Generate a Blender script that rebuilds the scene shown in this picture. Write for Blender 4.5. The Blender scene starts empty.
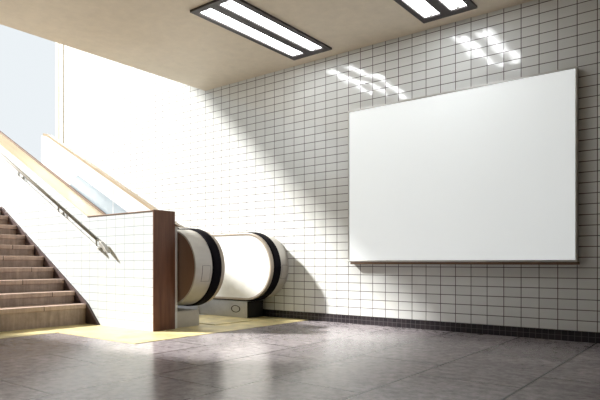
import bpy, bmesh, math
from mathutils import Vector, Matrix
C = bpy.context.scene.collection
PI = math.pi

# ------------------------------------------------------------------ helpers
def tag(o, label=None, cat=None, group=None, kind=None):
    if label: o['label'] = label
    if cat: o['category'] = cat
    if group: o['group'] = group
    if kind: o['kind'] = kind
    return o

def obj(name, bm, mat, parent=None, bevel=0.0, smooth=False):
    bmesh.ops.recalc_face_normals(bm, faces=bm.faces[:])
    me = bpy.data.meshes.new(name)
    bm.to_mesh(me); bm.free()
    o = bpy.data.objects.new(name, me)
    me.materials.append(mat)
    C.objects.link(o)
    if parent is not None:
        o.parent = parent
        o.matrix_parent_inverse = Matrix.Identity(4)
        o.location = -parent.location
    if smooth:
        for p in me.polygons: p.use_smooth = True
    if bevel:
        b = o.modifiers.new('bevel', 'BEVEL'); b.width = bevel; b.segments = 2
        b.limit_method = 'ANGLE'; b.angle_limit = math.radians(40)
    return o

def thing(name, label, cat, loc=(0, 0, 0), group=None):
    o = bpy.data.objects.new(name, None); C.objects.link(o)
    o.location = Vector(loc); o.empty_display_size = .1
    return tag(o, label, cat, group)

def box(bm, x0, x1, y0, y1, z0, z1):
    v = [bm.verts.new((x, y, z)) for x in (x0, x1) for y in (y0, y1) for z in (z0, z1)]
    for f in ((0, 1, 3, 2), (4, 6, 7, 5), (0, 4, 5, 1), (2, 3, 7, 6), (0, 2, 6, 4), (1, 5, 7, 3)):
        bm.faces.new([v[i] for i in f])
    return bm

def B(*a):
    return box(bmesh.new(), *a)

def prism(bm, pts, y0, y1):
    """closed (x, z) outline extruded between two y planes"""
    a = [bm.verts.new((x, y0, z)) for x, z in pts]
    b = [bm.verts.new((x, y1, z)) for x, z in pts]
    bm.faces.new(a); bm.faces.new(b[::-1])
    n = len(pts)
    for i in range(n):
        j = (i + 1) % n
        bm.faces.new((a[i], b[i], b[j], a[j]))
    return bm

def tube(bm, pts, r, n=12):
    pts = [Vector(p) for p in pts]
    rings = []
    for i, p in enumerate(pts):
        d = (pts[min(i + 1, len(pts) - 1)] - pts[max(i - 1, 0)]).normalized()
        u = d.cross(Vector((0, 0, 1)))
        if u.length < 1e-3: u = d.cross(Vector((0, 1, 0)))
        u.normalize(); w = u.cross(d)
        rings.append([bm.verts.new(p + r * (math.cos(2 * PI * k / n) * u + math.sin(2 * PI * k / n) * w)) for k in range(n)])
    for a, b in zip(rings, rings[1:]):
        for k in range(n):
            bm.faces.new((a[k], a[(k + 1) % n], b[(k + 1) % n], b[k]))
    bm.faces.new(rings[0][::-1]); bm.faces.new(rings[-1])
    return bm

# ------------------------------------------------------------------ materials
class NT:
    def __init__(s, name):
        s.m = bpy.data.materials.new(name); s.m.use_nodes = True
        s.t = s.m.node_tree; s.b = s.t.nodes['Principled BSDF']
    def n(s, typ, **kw):
        x = s.t.nodes.new(typ)
        for k, v in kw.items(): setattr(x, k, v)
        return x
    def l(s, a, b): s.t.links.new(a, b)
    def noise(s, vec, scale, detail=4, rough=.6):
        x = s.n('ShaderNodeTexNoise'); x.inputs['Scale'].default_value = scale
        x.inputs['Detail'].default_value = detail; x.inputs['Roughness'].default_value = rough
        s.l(vec, x.inputs['Vector']); return x.outputs['Fac']
    def ramp(s, fac, stops):
        x = s.n('ShaderNodeValToRGB'); e = x.color_ramp.elements
        for i, (p, c) in enumerate(stops):
            el = e[i] if i < 2 else e.new(p)
            el.position = p; el.color = (*c, 1)
        s.l(fac, x.inputs['Fac']); return x.outputs['Color']
    def math(s, op, a, b=None):
        x = s.n('ShaderNodeMath', operation=op)
        for i, v in enumerate((a, b)):
            if v is None: continue
            if isinstance(v, (int, float)): x.inputs[i].default_value = v
            else: s.l(v, x.inputs[i])
        return x.outputs[0]
    def mix(s, fac, a, b, mode='MIX'):
        x = s.n('ShaderNodeMix', data_type='RGBA', blend_type=mode)
        for sock, v in ((x.inputs[0], fac), (x.inputs[6], a), (x.inputs[7], b)):
            if isinstance(v, (int, float)): sock.default_value = v
            elif isinstance(v, tuple): sock.default_value = (*v, 1)
            else: s.l(v, sock)
        return x.outputs[2]
    def bump(s, h, strength, dist=.01, normal=None):
        x = s.n('ShaderNodeBump'); x.inputs['Strength'].default_value = strength
        x.inputs['Distance'].default_value = dist; s.l(h, x.inputs['Height'])
        if normal is not None: s.l(normal, x.inputs['Normal'])
        s.l(x.outputs[0], s.b.inputs['Normal'])
    def set(s, **kw):
        for k, v in kw.items():
            s.b.inputs[k.replace('_', ' ')].default_value = (*v, 1) if isinstance(v, tuple) else v
        return s
    def pos(s):
        return s.n('ShaderNodeNewGeometry').outputs['Position']
    def mapped(s, scale=(1, 1, 1)):
        x = s.n('ShaderNodeMapping'); x.inputs['Scale'].default_value = scale
        s.l(s.pos(), x.inputs['Vector']); return x.outputs[0]

def plain(name, col, rough=.5, metal=0., spec=.5, var=.08, scale=6., bump=0.):
    t = NT(name); p = t.pos()
    f = t.noise(p, scale)
    a = tuple(c * (1 - var) for c in col); b = tuple(min(1, c * (1 + var)) for c in col)
    t.l(t.ramp(f, [(.3, a), (.7, b)]), t.b.inputs['Base Color'])
    t.set(Roughness=rough, Metallic=metal, Specular_IOR_Level=spec)
    if bump: t.bump(t.noise(p, scale * 12), bump, .004)
    return t.m

def tiles(name, w, h, ox, oz, c1, c2, grout, mortar, rough=.12, tilt=.02, spec=.5, soil=.1, coat=0.):
    """glazed tiles on a wall that runs along x: u = x, v = z"""
    t = NT(name); p = t.pos()
    s = t.n('ShaderNodeSeparateXYZ'); t.l(p, s.inputs[0])
    u = t.math('DIVIDE', t.math('SUBTRACT', s.outputs[0], ox), w)
    v = t.math('DIVIDE', t.math('SUBTRACT', s.outputs[2], oz), h)
    iu, iv = t.math('FLOOR', u), t.math('FLOOR', v)
    fu, fv = t.math('SUBTRACT', u, iu), t.math('SUBTRACT', v, iv)
    du = t.math('MULTIPLY', t.math('MINIMUM', fu, t.math('SUBTRACT', 1., fu)), w)
    dv = t.math('MULTIPLY', t.math('MINIMUM', fv, t.math('SUBTRACT', 1., fv)), h)
    d = t.math('MINIMUM', du, dv)
    r = t.n('ShaderNodeMapRange', interpolation_type='SMOOTHSTEP')
    r.inputs['From Min'].default_value = mortar * .75; r.inputs['From Max'].default_value = mortar * 1.3
    t.l(d, r.inputs['Value']); face = r.outputs[0]
    cmb = t.n('ShaderNodeCombineXYZ'); t.l(iu, cmb.inputs[0]); t.l(iv, cmb.inputs[1])
    wn = t.n('ShaderNodeTexWhiteNoise', noise_dimensions='3D'); t.l(cmb.outputs[0], wn.inputs['Vector'])
    tc = t.mix(wn.outputs['Value'], c1, c2)
    sm = t.noise(p, 1.3, 5)
    tc = t.mix(soil, tc, t.ramp(sm, [(.35, tuple(x * .75 for x in c1)), (.65, c2)]))
    t.l(t.mix(face, grout, tc), t.b.inputs['Base Color'])
    t.l(t.math('ADD', t.math('MULTIPLY', t.math('SUBTRACT', 1., face), .6), rough), t.b.inputs['Roughness'])
    t.set(Specular_IOR_Level=spec)
    vm = t.n('ShaderNodeVectorMath', operation='SUBTRACT'); t.l(wn.outputs['Color'], vm.inputs[0])
    vm.inputs[1].default_value = (.5, .5, .5)
    sc = t.n('ShaderNodeVectorMath', operation='SCALE'); t.l(vm.outputs[0], sc.inputs[0]); sc.inputs['Scale'].default_value = tilt
    ad = t.n('ShaderNodeVectorMath', operation='ADD'); t.l(sc.outputs[0], ad.inputs[0])
    t.l(t.n('ShaderNodeNewGeometry').outputs['Normal'], ad.inputs[1])
    nm = t.n('ShaderNodeVectorMath', operation='NORMALIZE'); t.l(ad.outputs[0], nm.inputs[0])
    hgt = t.math('ADD', face, t.math('MULTIPLY', t.noise(p, 14, 2), .35))
    t.b.inputs['Coat Weight'].default_value = coat; t.b.inputs['Coat IOR'].default_value = 1.8; t.b.inputs['Coat Roughness'].default_value = .04
    t.bump(hgt, .35, .003, nm.outputs[0])
    t.l(nm.outputs[0], t.b.inputs['Coat Normal'])
    return t.m

def floor_mat():
    t = NT('floor_slabs'); p = t.pos()
    s = t.n('ShaderNodeSeparateXYZ'); t.l(p, s.inputs[0])
    c = t.n('ShaderNodeCombineXYZ')
    t.l(t.math('ADD', s.outputs[1], 20 - 2.72 + .25), c.inputs[0]); t.l(t.math('ADD', s.outputs[0], 1.51 + .62 * 20), c.inputs[1])
    b = t.n('ShaderNodeTexBrick', offset=.37, squash=1.)
    t.l(c.outputs[0], b.inputs['Vector'])
    for k, v in (('Scale', 1.), ('Mortar Size', .0075), ('Mortar Smooth', .1), ('Brick Width', 1.0), ('Row Height', .62), ('Bias', 0.)):
        b.inputs[k].default_value = v
    b.inputs['Color1'].default_value = (.29, .272, .285, 1); b.inputs['Color2'].default_value = (.36, .335, .35, 1)
    b.inputs['Mortar'].default_value = (.035, .03, .034, 1)
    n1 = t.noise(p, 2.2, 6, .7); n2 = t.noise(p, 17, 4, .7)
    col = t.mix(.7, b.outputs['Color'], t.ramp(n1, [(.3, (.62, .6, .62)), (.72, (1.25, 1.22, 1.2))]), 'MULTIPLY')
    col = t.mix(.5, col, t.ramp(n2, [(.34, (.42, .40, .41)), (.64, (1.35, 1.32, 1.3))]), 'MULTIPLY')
    t.l(col, t.b.inputs['Base Color'])
    t.l(t.math('ADD', t.math('MULTIPLY', n2, .16), .14), t.b.inputs['Roughness'])
    t.set(Specular_IOR_Level=.85)
    h = t.math('SUBTRACT', t.math('MULTIPLY', n2, .25), b.outputs['Fac'])
    t.bump(h, .25, .004)
    return t.m

def ceiling_mat():
    t = NT('ceiling_plaster'); p = t.pos()
    n1 = t.noise(p, 1.1, 5); n2 = t.noise(p, 9, 6, .7)
    col = t.ramp(n1, [(.3, (.78, .69, .55)), (.7, (.86, .77, .63))])
    col = t.mix(.35, col, t.ramp(n2, [(.3, (.8, .8, .8)), (.7, (1.1, 1.1, 1.1))]), 'MULTIPLY')
    t.l(col, t.b.inputs['Base Color']); t.set(Roughness=.55, Specular_IOR_Level=.35)
    t.bump(n2, .25, .01)
    return t.m

def wood_mat(name, a, b, scale=(30, 30, 1.6), rough=.4):
    t = NT(name); f = t.noise(t.mapped(scale), 1., 5, .65)
    t.l(t.ramp(f, [(.3, a), (.72, b)]), t.b.inputs['Base Color'])
    t.set(Roughness=rough); t.bump(f, .1, .002)
    return t.m

def step_mat(name, a, b, seam):
    t = NT(name); p = t.pos()
    streak = t.noise(t.mapped((2, 26, 2.0)), 1., 5, .7); blot = t.noise(p, 5, 5, .7)
    col = t.mix(.5, t.ramp(streak, [(.28, a), (.7, b)]), t.ramp(blot, [(.3, a), (.7, b)]))
    if seam:
        s = t.n('ShaderNodeSeparateXYZ'); t.l(p, s.inputs[0])
        z = t.math('FLOOR', t.math('DIVIDE', s.outputs[2], .132))
        y = t.math('DIVIDE', t.math('ADD', s.outputs[1], t.math('MULTIPLY', t.math('MODULO', z, 2.), .21)), .62)
        fr = t.math('FRACT', y)
        line = t.math('LESS_THAN', fr, .012)
        col = t.mix(line, col, (.05, .035, .03))
    t.l(col, t.b.inputs['Base Color']); t.set(Roughness=.6)
    t.bump(blot, .3, .004)
    return t.m

def emit(name, col, strength, base=(.8, .8, .8), rough=.4):
    t = NT(name)
    t.set(Base_Color=base, Emission_Color=col, Emission_Strength=strength, Roughness=rough)
    return t.m

M = {}
M['wall'] = tiles('glazed_wall_tile', .1545, .0903, -2.12, .0885, (.76, .78, .765), (.84, .86, .845), (.085, .072, .07), .0033, .15, .05, .5, .25, .5)
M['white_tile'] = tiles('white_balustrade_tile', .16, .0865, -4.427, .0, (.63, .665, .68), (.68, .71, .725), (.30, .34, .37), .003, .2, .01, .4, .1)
M['base_tile'] = tiles('black_base_tile', .053, .0475, -1.691, 0, (.018, .016, .02), (.035, .028, .032), (.075, .065, .068), .0015, .25, .02, .5, .1)
M['floor'] = floor_mat()
M['ceiling'] = ceiling_mat()
M['yellow'] = plain('yellow_paving', (.60, .51, .26), .45, 0, .4, .3, 5, .3)
M['render_wall'] = plain('pale_wall_paint', (.62, .58, .53), .6)
M['ground'] = plain('street_paving', (.68, .66, .62), .8)
M['cream'] = plain('cream_trim_paint', (.75, .70, .58), .5)
M['wood'] = wood_mat('dark_wood', (.085, .032, .016), (.20, .085, .045))
M['tan'] = wood_mat('tan_wood_cap', (.52, .44, .29), (.61, .525, .35), (3, 22, 3), .35)
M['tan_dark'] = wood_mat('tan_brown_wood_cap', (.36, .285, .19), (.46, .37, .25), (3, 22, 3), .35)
M['blue_grey'] = plain('pale_blue_grey', (.31, .38, .44), .25)
M['brown'] = wood_mat('brown_coping_wood', (.12, .07, .042), (.20, .12, .07), (3, 20, 20), .6)
M['tread'] = step_mat('brown_stone_tread', (.30, .215, .18), (.66, .51, .42), True)
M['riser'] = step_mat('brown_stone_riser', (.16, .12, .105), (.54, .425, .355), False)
M['stringer'] = plain('dark_stringer_stone', (.075, .048, .045), .5)
M['steel'] = plain('brushed_steel', (.62, .62, .63), .35, .9, .5, .06, 20)
M['rail_steel'] = plain('rail_steel', (.40, .39, .36), .45, .3)
M['rim_dark'] = plain('bronze_tinted_metal', (.42, .36, .30), .35, .4)
M['rim'] = plain('satin_champagne_metal', (.56, .535, .49), .38, .4, .5, .05, 8)
M['panel_white'] = plain('white_enamel', (.84, .84, .82), .3)
M['panel_brown'] = plain('brown_metal_panel', (.22, .135, .10), .35, .1)
M['rubber'] = plain('black_rubber', (.006, .005, .008), .7, 0, .05)
M['black'] = plain('shade_black', (.02, .02, .02), .6)
M['parapet'] = plain('white_parapet_render', (.80, .81, .81), .55, 0, .5, .03)
M['bronze'] = plain('dark_bronze_frame', (.045, .035, .035), .45, .2)
M['alu'] = plain('aluminium_frame', (.60, .59, .57), .35, .7)
M['lamp'] = emit('lit_diffuser', (.97, .99, 1.), 6.)
M['tube'] = emit('lit_tube', (.98, .99, 1.), 14.)
M['screen'] = emit('lit_poster_sheet', (.92, .96, .96), .42, (.72, .75, .75), .5)

# ------------------------------------------------------------------ the setting
D = 5.2           # tiled wall plane
ZC = 3.02         # ceiling
XE = -5.68        # edge of the ceiling over the stairwell
XR, YB = 3.0, -3.0
ZL = .222 + .132 * 9     # street level

def struct(name, bm, m, **k):
    return tag(obj(name, bm, m, **k), kind='structure')

bm = bmesh.new()
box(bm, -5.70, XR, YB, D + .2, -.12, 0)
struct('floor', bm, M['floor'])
bm = bmesh.new()
box(bm, -9.40, XR, D, D + .2, 0, 5.4)
struct('wall_back', bm, M['wall'])
struct('baseboard_back', B(-5.0, XR, D - .014, D, 0, .0885), M['base_tile'])
bm = bmesh.new()
prism(bm, [(XR, ZC), (XE, ZC), (-8.0, 4.95), (-8.0, 5.1), (XR, 5.1)], YB, D)  # slope beyond XE is an added, unseen canopy shaping the sun's edge on the wall
struct('ceiling', bm, M['ceiling'])
struct('wall_right', B(XR, XR + .2, YB, D + .2, 0, 5.1), M['render_wall'])
struct('wall_front', B(-5.7, XR, YB - .2, YB, 0, 5.1), M['render_wall'])
struct('wall_left', B(-5.88, -5.70, YB, .85, 0, 4.3), M['render_wall'])
struct('wall_stairwell', B(-9.4, -5.70, .85, 1.0, 0, 2.3), M['render_wall'])  # unseen; added to hold sun off the floor, height set for that
BY0, BY1 = 3.388, 3.646      # solid balustrade beside the stairs
# street level outside, around the stairwell
bm = bmesh.new()
box(bm, -34, -7.66, 1.0, BY0 - .003, -.1, ZL); box(bm, -34, -9.66, BY0 - .003, 12, -.1, ZL); box(bm, -34, -5.9, -14, .849, -.1, ZL)
struct('ground', bm, M['ground'])
# cream door-like frame where the tiled wall ends at street level
bm = bmesh.new()
box(bm, -9.56, -9.50, D - .012, D, 0, 5.4); box(bm, -9.62, -9.40, D, D + .2, 0, 5.4); box(bm, -9.40, -9.34, D - .015, D, ZL, 5.4)
struct('trim_1', bm, M['cream'])
# yellow paving in front of stairs and escalator
bm = bmesh.new()
box(bm, -5.60, -5.11, 1.0, 2.79, 0, .004); box(bm, -5.60, -3.90, 2.79, D - .014, 0, .004)
struct('trim_2', bm, M['yellow'])

# ------------------------------------------------------------------ staircase
BY0, BY1 = 3.388, 3.646      # solid balustrade beside the stairs
BX = -4.427
SY0, SY1 = 1.003, 3.364
st = thing('staircase', 'brown stone staircase climbing left beside the white tiled balustrade', 'staircase', (-5.6, 2.2, 0))
NST = 10
for i in range(NST):
    x = -5.577 - .228 * i; z = .222 + .132 * i
    zb = max(0, z - .132 - .0) if i else 0
    xb = x - .228 if i < NST - 1 else x - .06
    r = obj('step', B(xb - .02, x - .012, SY0, SY1, 0.0 if i == 0 else zb - .06, z - .05), M['riser'], st, .003)
    t = obj('tread', B(xb - .015, x, SY0, SY1 + .002, z - .05, z), M['tread'], r, .007)
    t.parent = r; t.location = (0, 0, 0)
sl = .132 / .228
xe = -7.62
obj('stringer', prism(bmesh.new(), [(-5.335, 0), (-5.572, .228), (xe, .228 + sl * (-5.572 - xe)), (xe, .228 + sl * (-5.572 - xe) - .4), (-5.9, 0)], SY1 + .001, BY0 - .001), M['stringer'], st)

# ------------------------------------------------------------------ balustrade beside the stairs
ZT = 1.172; XK = -5.58; SL = .505; XT = -8.45
ba = thing('balustrade', 'white tiled solid balustrade between stairs and escalator with dark wood end', 'balustrade', (-5.5, 3.517, 0))
ztop = ZT + SL * (XK - XT)
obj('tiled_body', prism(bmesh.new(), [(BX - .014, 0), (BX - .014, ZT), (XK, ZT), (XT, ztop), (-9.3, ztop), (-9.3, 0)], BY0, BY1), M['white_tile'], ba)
obj('end_panel', B(BX - .014, BX, BY0 - .004, BY1 + .002, 0.004, ZT + .018), M['wood'], ba, .002)
obj('flat_coping', B(XK - .01, BX - .0141, BY0 - .006, BY1 + .002, ZT, ZT + .014), M['brown'], ba, .003)
def strip(x0, z0, x1, z1, y0, y1, a, b):
    """board laid on a slope: a, b are the heights of its faces above the line, along the normal"""
    d = Vector((x1 - x0, z1 - z0)).normalized(); n = Vector((-d.y, d.x))
    if n.y < 0: n = -n
    p = [(x0 + n.x * a, z0 + n.y * a), (x1 + n.x * a, z1 + n.y * a), (x1 + n.x * b, z1 + n.y * b), (x0 + n.x * b, z0 + n.y * b)]
    return prism(bmesh.new(), p, y0, y1)
obj('sloped_cap', strip(XK, ZT, XT, ztop, BY0 + .004, BY1 - .03, 0, .012), M['tan'], ba)
obj('edge_trim', strip(XK, ZT, XT, ztop, BY1 - .03, BY1 + .001, 0, .03), M['brown'], ba, .003)

# ------------------------------------------------------------------ wall handrail on the balustrade
hr = thing('handrail', 'silver metal handrail fixed along the white tiled balustrade above the stairs', 'handrail', (-6.5, 3.30, 1.5))
HY = 3.333
def hz(x): return .935 + .525 * (-5.346 - x)
bm = tube(bmesh.new(), [(-5.31, HY, hz(-5.31)), (-8.2, HY, hz(-8.2)), (-8.32, HY, hz(-8.27)), (-8.9, HY, hz(-8.27))], .017, 14)
obj('rail', bm, M['rail_steel'], hr, smooth=True)
obj('lower_rail', strip(-5.29, hz(-5.29) - .085, -8.2, hz(-8.2) - .085, HY - .012, HY + .012, -.011, .011), M['panel_white'], hr, .003)
bm = bmesh.new()
prism(bm, [(-5.25, hz(-5.25) + .02), (-5.22, hz(-5.22) + .022), (-5.14, .825), (-5.09, .77), (-5.14, .785), (-5.265, hz(-5.265) - .025)], HY - .02, HY + .022)
obj('end_cap', bm, M['rail_steel'], hr, .006)
for x in (-5.33, -6.1, -7.05, -8.0):
    z = hz(x)
    k = obj('bracket', tube(bmesh.new(), [(x, HY, z - .008), (x, HY, z - .088), (x, BY0 - .016, z - .098)], .010, 8), M['rail_steel'], hr)
    q = obj('bracket_plate', B(x - .02, x + .02, BY0 - .014, BY0 - .002, z - .125, z - .072), M['rail_steel'], k, .003); q.location = (0, 0, 0)

# ------------------------------------------------------------------ sloped parapet beside the escalator
PY0, PY1 = 3.656, 3.712
def pz(x): return 1.215 + .5 * (-4.767 - x)
pa = thing('parapet', 'white sloped parapet with tan cap rising behind the tiled balustrade', 'parapet', (-5.8, 3.68, 0))
obj('body', prism(bmesh.new(), [(-4.47, 0), (-4.47, pz(-4.47) - .02), (-6.97, pz(-6.97) - .02), (-7.075, pz(-7.03) - .02), (-7.12, pz(-7.03) - .02), (-7.12, 0)], PY0, PY1), M['parapet'], pa)
bm = bmesh.new()
prism(bm, [(-4.28, 1.022), (-4.36, 1.035), (-4.47, pz(-4.47) + .012), (-5.9, pz(-5.9) + .016), (-6.97, pz(-6.97) + .012), (-7.075, pz(-7.03) + .01),
           (-7.075, pz(-7.03) - .019), (-6.97, pz(-6.97) - .019), (-5.9, pz(-5.9) - .019), (-4.47, pz(-4.47) - .019), (-4.36, 1.026)], PY0 - .003, PY1 + .004)
obj('cap', bm, M['tan_dark'], pa)
obj('side_patch', prism(bmesh.new(), [(-4.5, .3), (-4.5, pz(-4.5) - .22), (-6.25, pz(-6.25) - .22), (-6.6, pz(-6.6) - .62), (-6.6, .3)], PY0 - .001, PY0 - .0001), M['blue_grey'], pa)  # thin blue-grey sheet over the lower part of the body's side
obj('joint_strip', B(-5.515, -5.508, PY0 - .002, PY0 - .0011, 0.5, pz(-5.51) - .03), M['steel'], pa)

# ------------------------------------------------------------------ escalator
es = thing('escalator', 'escalator with white inner side panels and black handrails beside the tiled wall', 'escalator', (-5.5, 4.48, 0))
XN, ZN = -4.60, .625
T30 = .5
XS = -5.9; XU = XS - (ZL) / T30; XEND = XU - .45
CL = [(XN, ZN), (XS, ZN), (XU, ZN + ZL), (XEND, ZN + ZL)]
def capsule(R, r_in=None, seg=28):
    """outline of radius R about the escalator's side centre line, round at both ends"""
    pts = []
    for k in range(seg + 1):
        a = -PI / 2 + PI * k / seg
        pts.append((XN + R * math.cos(a), ZN + R * math.sin(a)))
    s = math.tan(math.atan(T30) / 2)
    pts.append((XS + R * s, ZN + R)); pts.append((XU + R * s, ZN + ZL + R))
    for k in range(seg + 1):
        a = PI / 2 + PI * k / seg
        pts.append((XEND + R * math.cos(a), ZN + ZL + R * math.sin(a)))
    pts.append((XU - R * s, ZN + ZL - R)); pts.append((XS - R * s, ZN - R))
    return pts
def ring(R0, R1, y0, y1):
    """closed band between two capsule outlines"""
    o, i = capsule(R1), capsule(R0); n = len(o)
    bm = bmesh.new()
    V = [[bm.verts.new((x, y, z)) for x, z in pp] for pp, y in ((o, y0), (o, y1), (i, y1), (i, y0))]
    for k in range(n):
        j = (k + 1) % n
        for a in range(4):
            b = (a + 1) % 4
            bm.faces.new((V[a][k], V[a][j], V[b][j], V[b][k]))
    return bm
def taper(R0, y0, R1, y1):
    a, b = capsule(R0), capsule(R1); n = len(a); bm = bmesh.new()
    va = [bm.verts.new((x, y0, z)) for x, z in a]; vb = [bm.verts.new((x, y1, z)) for x, z in b]
    for k in range(n):
        j = (k + 1) % n
        bm.faces.new((va[k], va[j], vb[j], vb[k]))
    bm.faces.new(va); bm.faces.new(vb[::-1])
    return bm
R = .40
def side(yi, sgn, yo, lab, basex, blen, outer_mat):
    """one balustrade; yi = inner face, sgn = direction to the outside, yo = outer face"""
    w = abs(yo - yi)
    def y(a): return yi + sgn * a
    def yr(a, b): return sorted((y(a), y(b)))
    obj('inner_rim', ring(R - .022, R + .004, *yr(0, .05)), M['rim_dark'], es, .003)
    p = obj('inner_panel', prism(bmesh.new(), capsule(R - .022), *yr(.006, .05)), M['panel_white'], es)
    bl = obj('handrail_belt', ring(R - .05, R + .018, *yr(.052, .172)), M['rubber'], es, .014)
    rm = obj('outer_rim', taper(R, y(.174), R - .006, yo - sgn * .003), M['rim'], es)
    obj('outer_panel', prism(bmesh.new(), capsule(R - .024), *yr(w - .006, w - .001)), outer_mat, es)
    # small access cover on the round end of the outer rim
    ya, yb = y(.205), y(.205 + .10)
    if abs(yb - yi) < w - .02:
        for nm, RR, g, m in (('cover_gap', .0008, .004, M['bronze']), ('access_cover', .0018, 0, M['rim'])):
            bm = bmesh.new(); rows = []
            sg = 1 if ya < yb else -1
            def rad(yy):
                return R - .006 * (abs(yy - yi) - .174) / (w - .18)
            for k in range(13):
                a = -.36 - g * 2 + (.40 + g * 4) * k / 12
                rows.append([bm.verts.new((XN + (rad(yy) + q) * math.cos(a), yy, ZN + (rad(yy) + q) * math.sin(a)))
                             for yy, q in ((ya - g * sg, -.004), (ya - g * sg, RR), (yb + g * sg, RR), (yb + g * sg, -.004))])
            for u, v in zip(rows, rows[1:]):
                for c in range(4):
                    bm.faces.new((u[c], u[(c + 1) % 4], v[(c + 1) % 4], v[c]))
            bm.faces.new(rows[0]); bm.faces.new(rows[-1][::-1])
            q = obj(nm, bm, m, rm); q.location = (0, 0, 0)
    return rm
# near (left) side: outer face towards the stairs, far (right) side: outer face towards the wall
side(4.12, -1, 3.722, 'left', -4.485, 1, M['panel_brown'])
side(4.86, 1, 5.197, 'right', -4.6, 1, M['panel_brown'])
obj('base_box', B(-5.6, -4.485, 3.722, 4.02, .004, .172), M['rim'], es, .004)
fb = obj('base_box', B(-5.6, -4.60, 4.884, 5.17, .004, .205), M['steel'], es, .004)
# round sensor on the base under the right-hand side
def disc_y(bm, x, y0, y1, z, r0, r1, n=28, ex=1.75):
    V = []
    for r, yy in ((r1, y0), (r1, y1), (r0, y1), (r0, y0)):
        V.append([bm.verts.new((x + ex * r * math.cos(2 * PI * k / n), yy, z + r * math.sin(2 * PI * k / n))) for k in range(n)])
    for a in range(4):
        for k in range(n):
            j = (k + 1) % n
            bm.faces.new((V[a][k], V[a][j], V[(a + 1) % 4][j], V[(a + 1) % 4][k]))
    return bm
q = obj('end_shade', B(-4.599, -4.592, 4.886, 5.168, .006, .203), M['black'], fb); q.location = (0, 0, 0)  # thin black sheet standing in for the shade on the base end
q = obj('sensor_ring', disc_y(bmesh.new(), -4.79, 4.881, 4.8838, .107, .036, .044), M['bronze'], fb); q.location = (0, 0, 0)
# skirts, floor plate, comb and steps between the sides
def skirt(y0, y1):
    pts = [(-5.45, .004), (-5.45, .19), (XS, .19), (XU, ZL + .19), (XEND, ZL + .19), (XEND, ZL - .5), (XU, ZL - .5), (XS - .5, .004)]
    return prism(bmesh.new(), pts, y0, y1)
obj('skirt', skirt(4.09, 4.122), M['steel'], es); obj('skirt', skirt(4.858, 4.884), M['steel'], es)
obj('floor_plate', B(-5.25, -4.35, 4.125, 4.84, .004, .012), M['yellow'], es)
bm = bmesh.new(); box(bm, -5.33, -5.25, 4.125, 4.84, .004, .016)
for k in range(18): box(bm, -5.37, -5.33, 4.14 + k * .039, 4.155 + k * .039, .004, .013)
obj('comb', bm, M['steel'], es)
rise = .2; run = rise / T30
x = -5.9; z = .01; first = None; k = 0
bm = bmesh.new(); box(bm, -run - .02, 0, 4.127, 4.838, -.16, -.012)
for g in range(18): box(bm, -run, -.004, 4.135 + g * .039, 4.155 + g * .039, -.012, 0)
while z < ZL + .001:
    if first is None:
        first = obj('step', bm, M['steel'], es); s = first
    else:
        s = first.copy(); C.objects.link(s); s.parent = es
    s.location = Vector((x, 0, z)) - es.location
    x -= run; z = min(z + rise, ZL) if z < ZL - .01 else ZL + 1
# ------------------------------------------------------------------ billboard
bx0, bx1, bz0, bz1 = -3.317, -1.022, .68, 2.333
BYF = 5.125
bb = thing('billboard', 'large blank white lit billboard in thin metal frame on the tiled wall', 'billboard', (-2.17, 5.19, .68))
obj('case', B(bx0 + .004, bx1 - .004, BYF + .012, D - .001, bz0 + .004, bz1 - .004), M['bronze'], bb, .003)
obj('sheet', B(bx0 + .016, bx1 - .016, BYF + .004, BYF + .011, bz0 + .016, bz1 - .016), M['screen'], bb)
for a in ((bx0, bx1, bz1 - .018, bz1), (bx0, bx1, bz0, bz0 + .018), (bx0, bx0 + .018, bz0 + .018, bz1 - .018), (bx1 - .018, bx1, bz0 + .018, bz1 - .018)):
    obj('frame_bar', B(a[0], a[1], BYF, BYF + .05, a[2], a[3]), M['alu'], bb, .003)

obj('bottom_ledge', B(bx0 + .03, bx1 + .004, BYF + .004, D - .001, bz0 - .024, bz0 - .0005), M['brown'], bb, .003)

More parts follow.
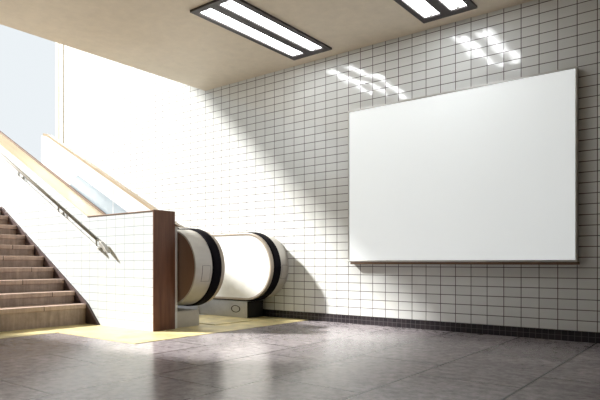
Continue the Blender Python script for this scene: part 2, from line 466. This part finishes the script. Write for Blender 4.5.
# ------------------------------------------------------------------ ceiling lights
def light(x0, x1, label):
    y0, y1 = 3.445, 5.0
    L = thing('ceiling_light', label, 'light', ((x0 + x1) / 2, (y0 + y1) / 2, ZC), 'ceiling lights')
    s = .042; mid = (x0 + x1) / 2
    bm = bmesh.new(); zf = ZC - .022
    box(bm, x0, x0 + .055, y0, y1, zf, ZC); box(bm, x1 - .055, x1, y0, y1, zf, ZC); box(bm, mid - .05, mid + .05, y0, y1, zf, ZC)
    for a, b in ((x0 + .055, mid - .05), (mid + .05, x1 - .055)):
        box(bm, a, b, y0, y0 + .06, zf, ZC); box(bm, a, b, y1 - .09, y1, zf, ZC)
    obj('frame', bm, M['bronze'], L)
    for a, b in ((x0 + .055, mid - .05), (mid + .05, x1 - .055)):
        d = obj('diffuser', B(a, b, y0 + .06, y1 - .09, ZC - .008, ZC - .001), M['lamp'], L)
        c = (a + b) / 2
        t = obj('tube', tube(bmesh.new(), [(c, y0 + .11, ZC - .016), (c, y1 - .15, ZC - .016)], .010, 10), M['tube'], d); t.location = (0, 0, 0)
        for ya in (y0 + .075, y1 - .15):
            h = obj('lamp_holder', B(c - .012, c + .012, ya, ya + .035, ZC - .026, ZC - .008), M['alu'], d); h.location = (0, 0, 0)
    return L
light(-3.97, -3.44, 'twin-strip ceiling light in dark frame over the escalator side, the nearer to the stairs')
light(-2.36, -1.83, 'twin-strip ceiling light in dark frame above the billboard, cut off by the photo top')

# ------------------------------------------------------------------ light and camera
W = bpy.data.worlds.new('sky'); bpy.context.scene.world = W; W.use_nodes = True
bg = W.node_tree.nodes['Background']
bg.inputs['Color'].default_value = (.765, .81, .84, 1); bg.inputs['Strength'].default_value = .96
sun = bpy.data.lights.new('sun', 'SUN'); so = bpy.data.objects.new('sun', sun); C.objects.link(so)
sun.energy = 9.5; sun.color = (1., .98, .94); sun.angle = math.radians(4.5)
so.rotation_euler = Vector((1, .6, -.9)).to_track_quat('-Z', 'Y').to_euler()
so.location = (-8, -2, 8)

cam = bpy.data.cameras.new('camera'); co = bpy.data.objects.new('camera', cam); C.objects.link(co)
cam.sensor_width = 36; cam.lens = 36 * 555 / 600
cam.shift_y = (262 - 200) / 600
a = math.atan2(431, 555)
co.location = (0, 0, .68); co.rotation_euler = (PI / 2, 0, a)
cam.clip_start = .05
sc = bpy.context.scene
sc.camera = co
sc.view_settings.view_transform = 'Standard'; sc.view_settings.look = 'None'
sc.view_settings.gamma = 1; sc.view_settings.use_curve_mapping = False
sc.view_settings.exposure = .2
sc.cycles.max_bounces = 10; sc.cycles.diffuse_bounces = 6
sc.cycles.use_denoising = True
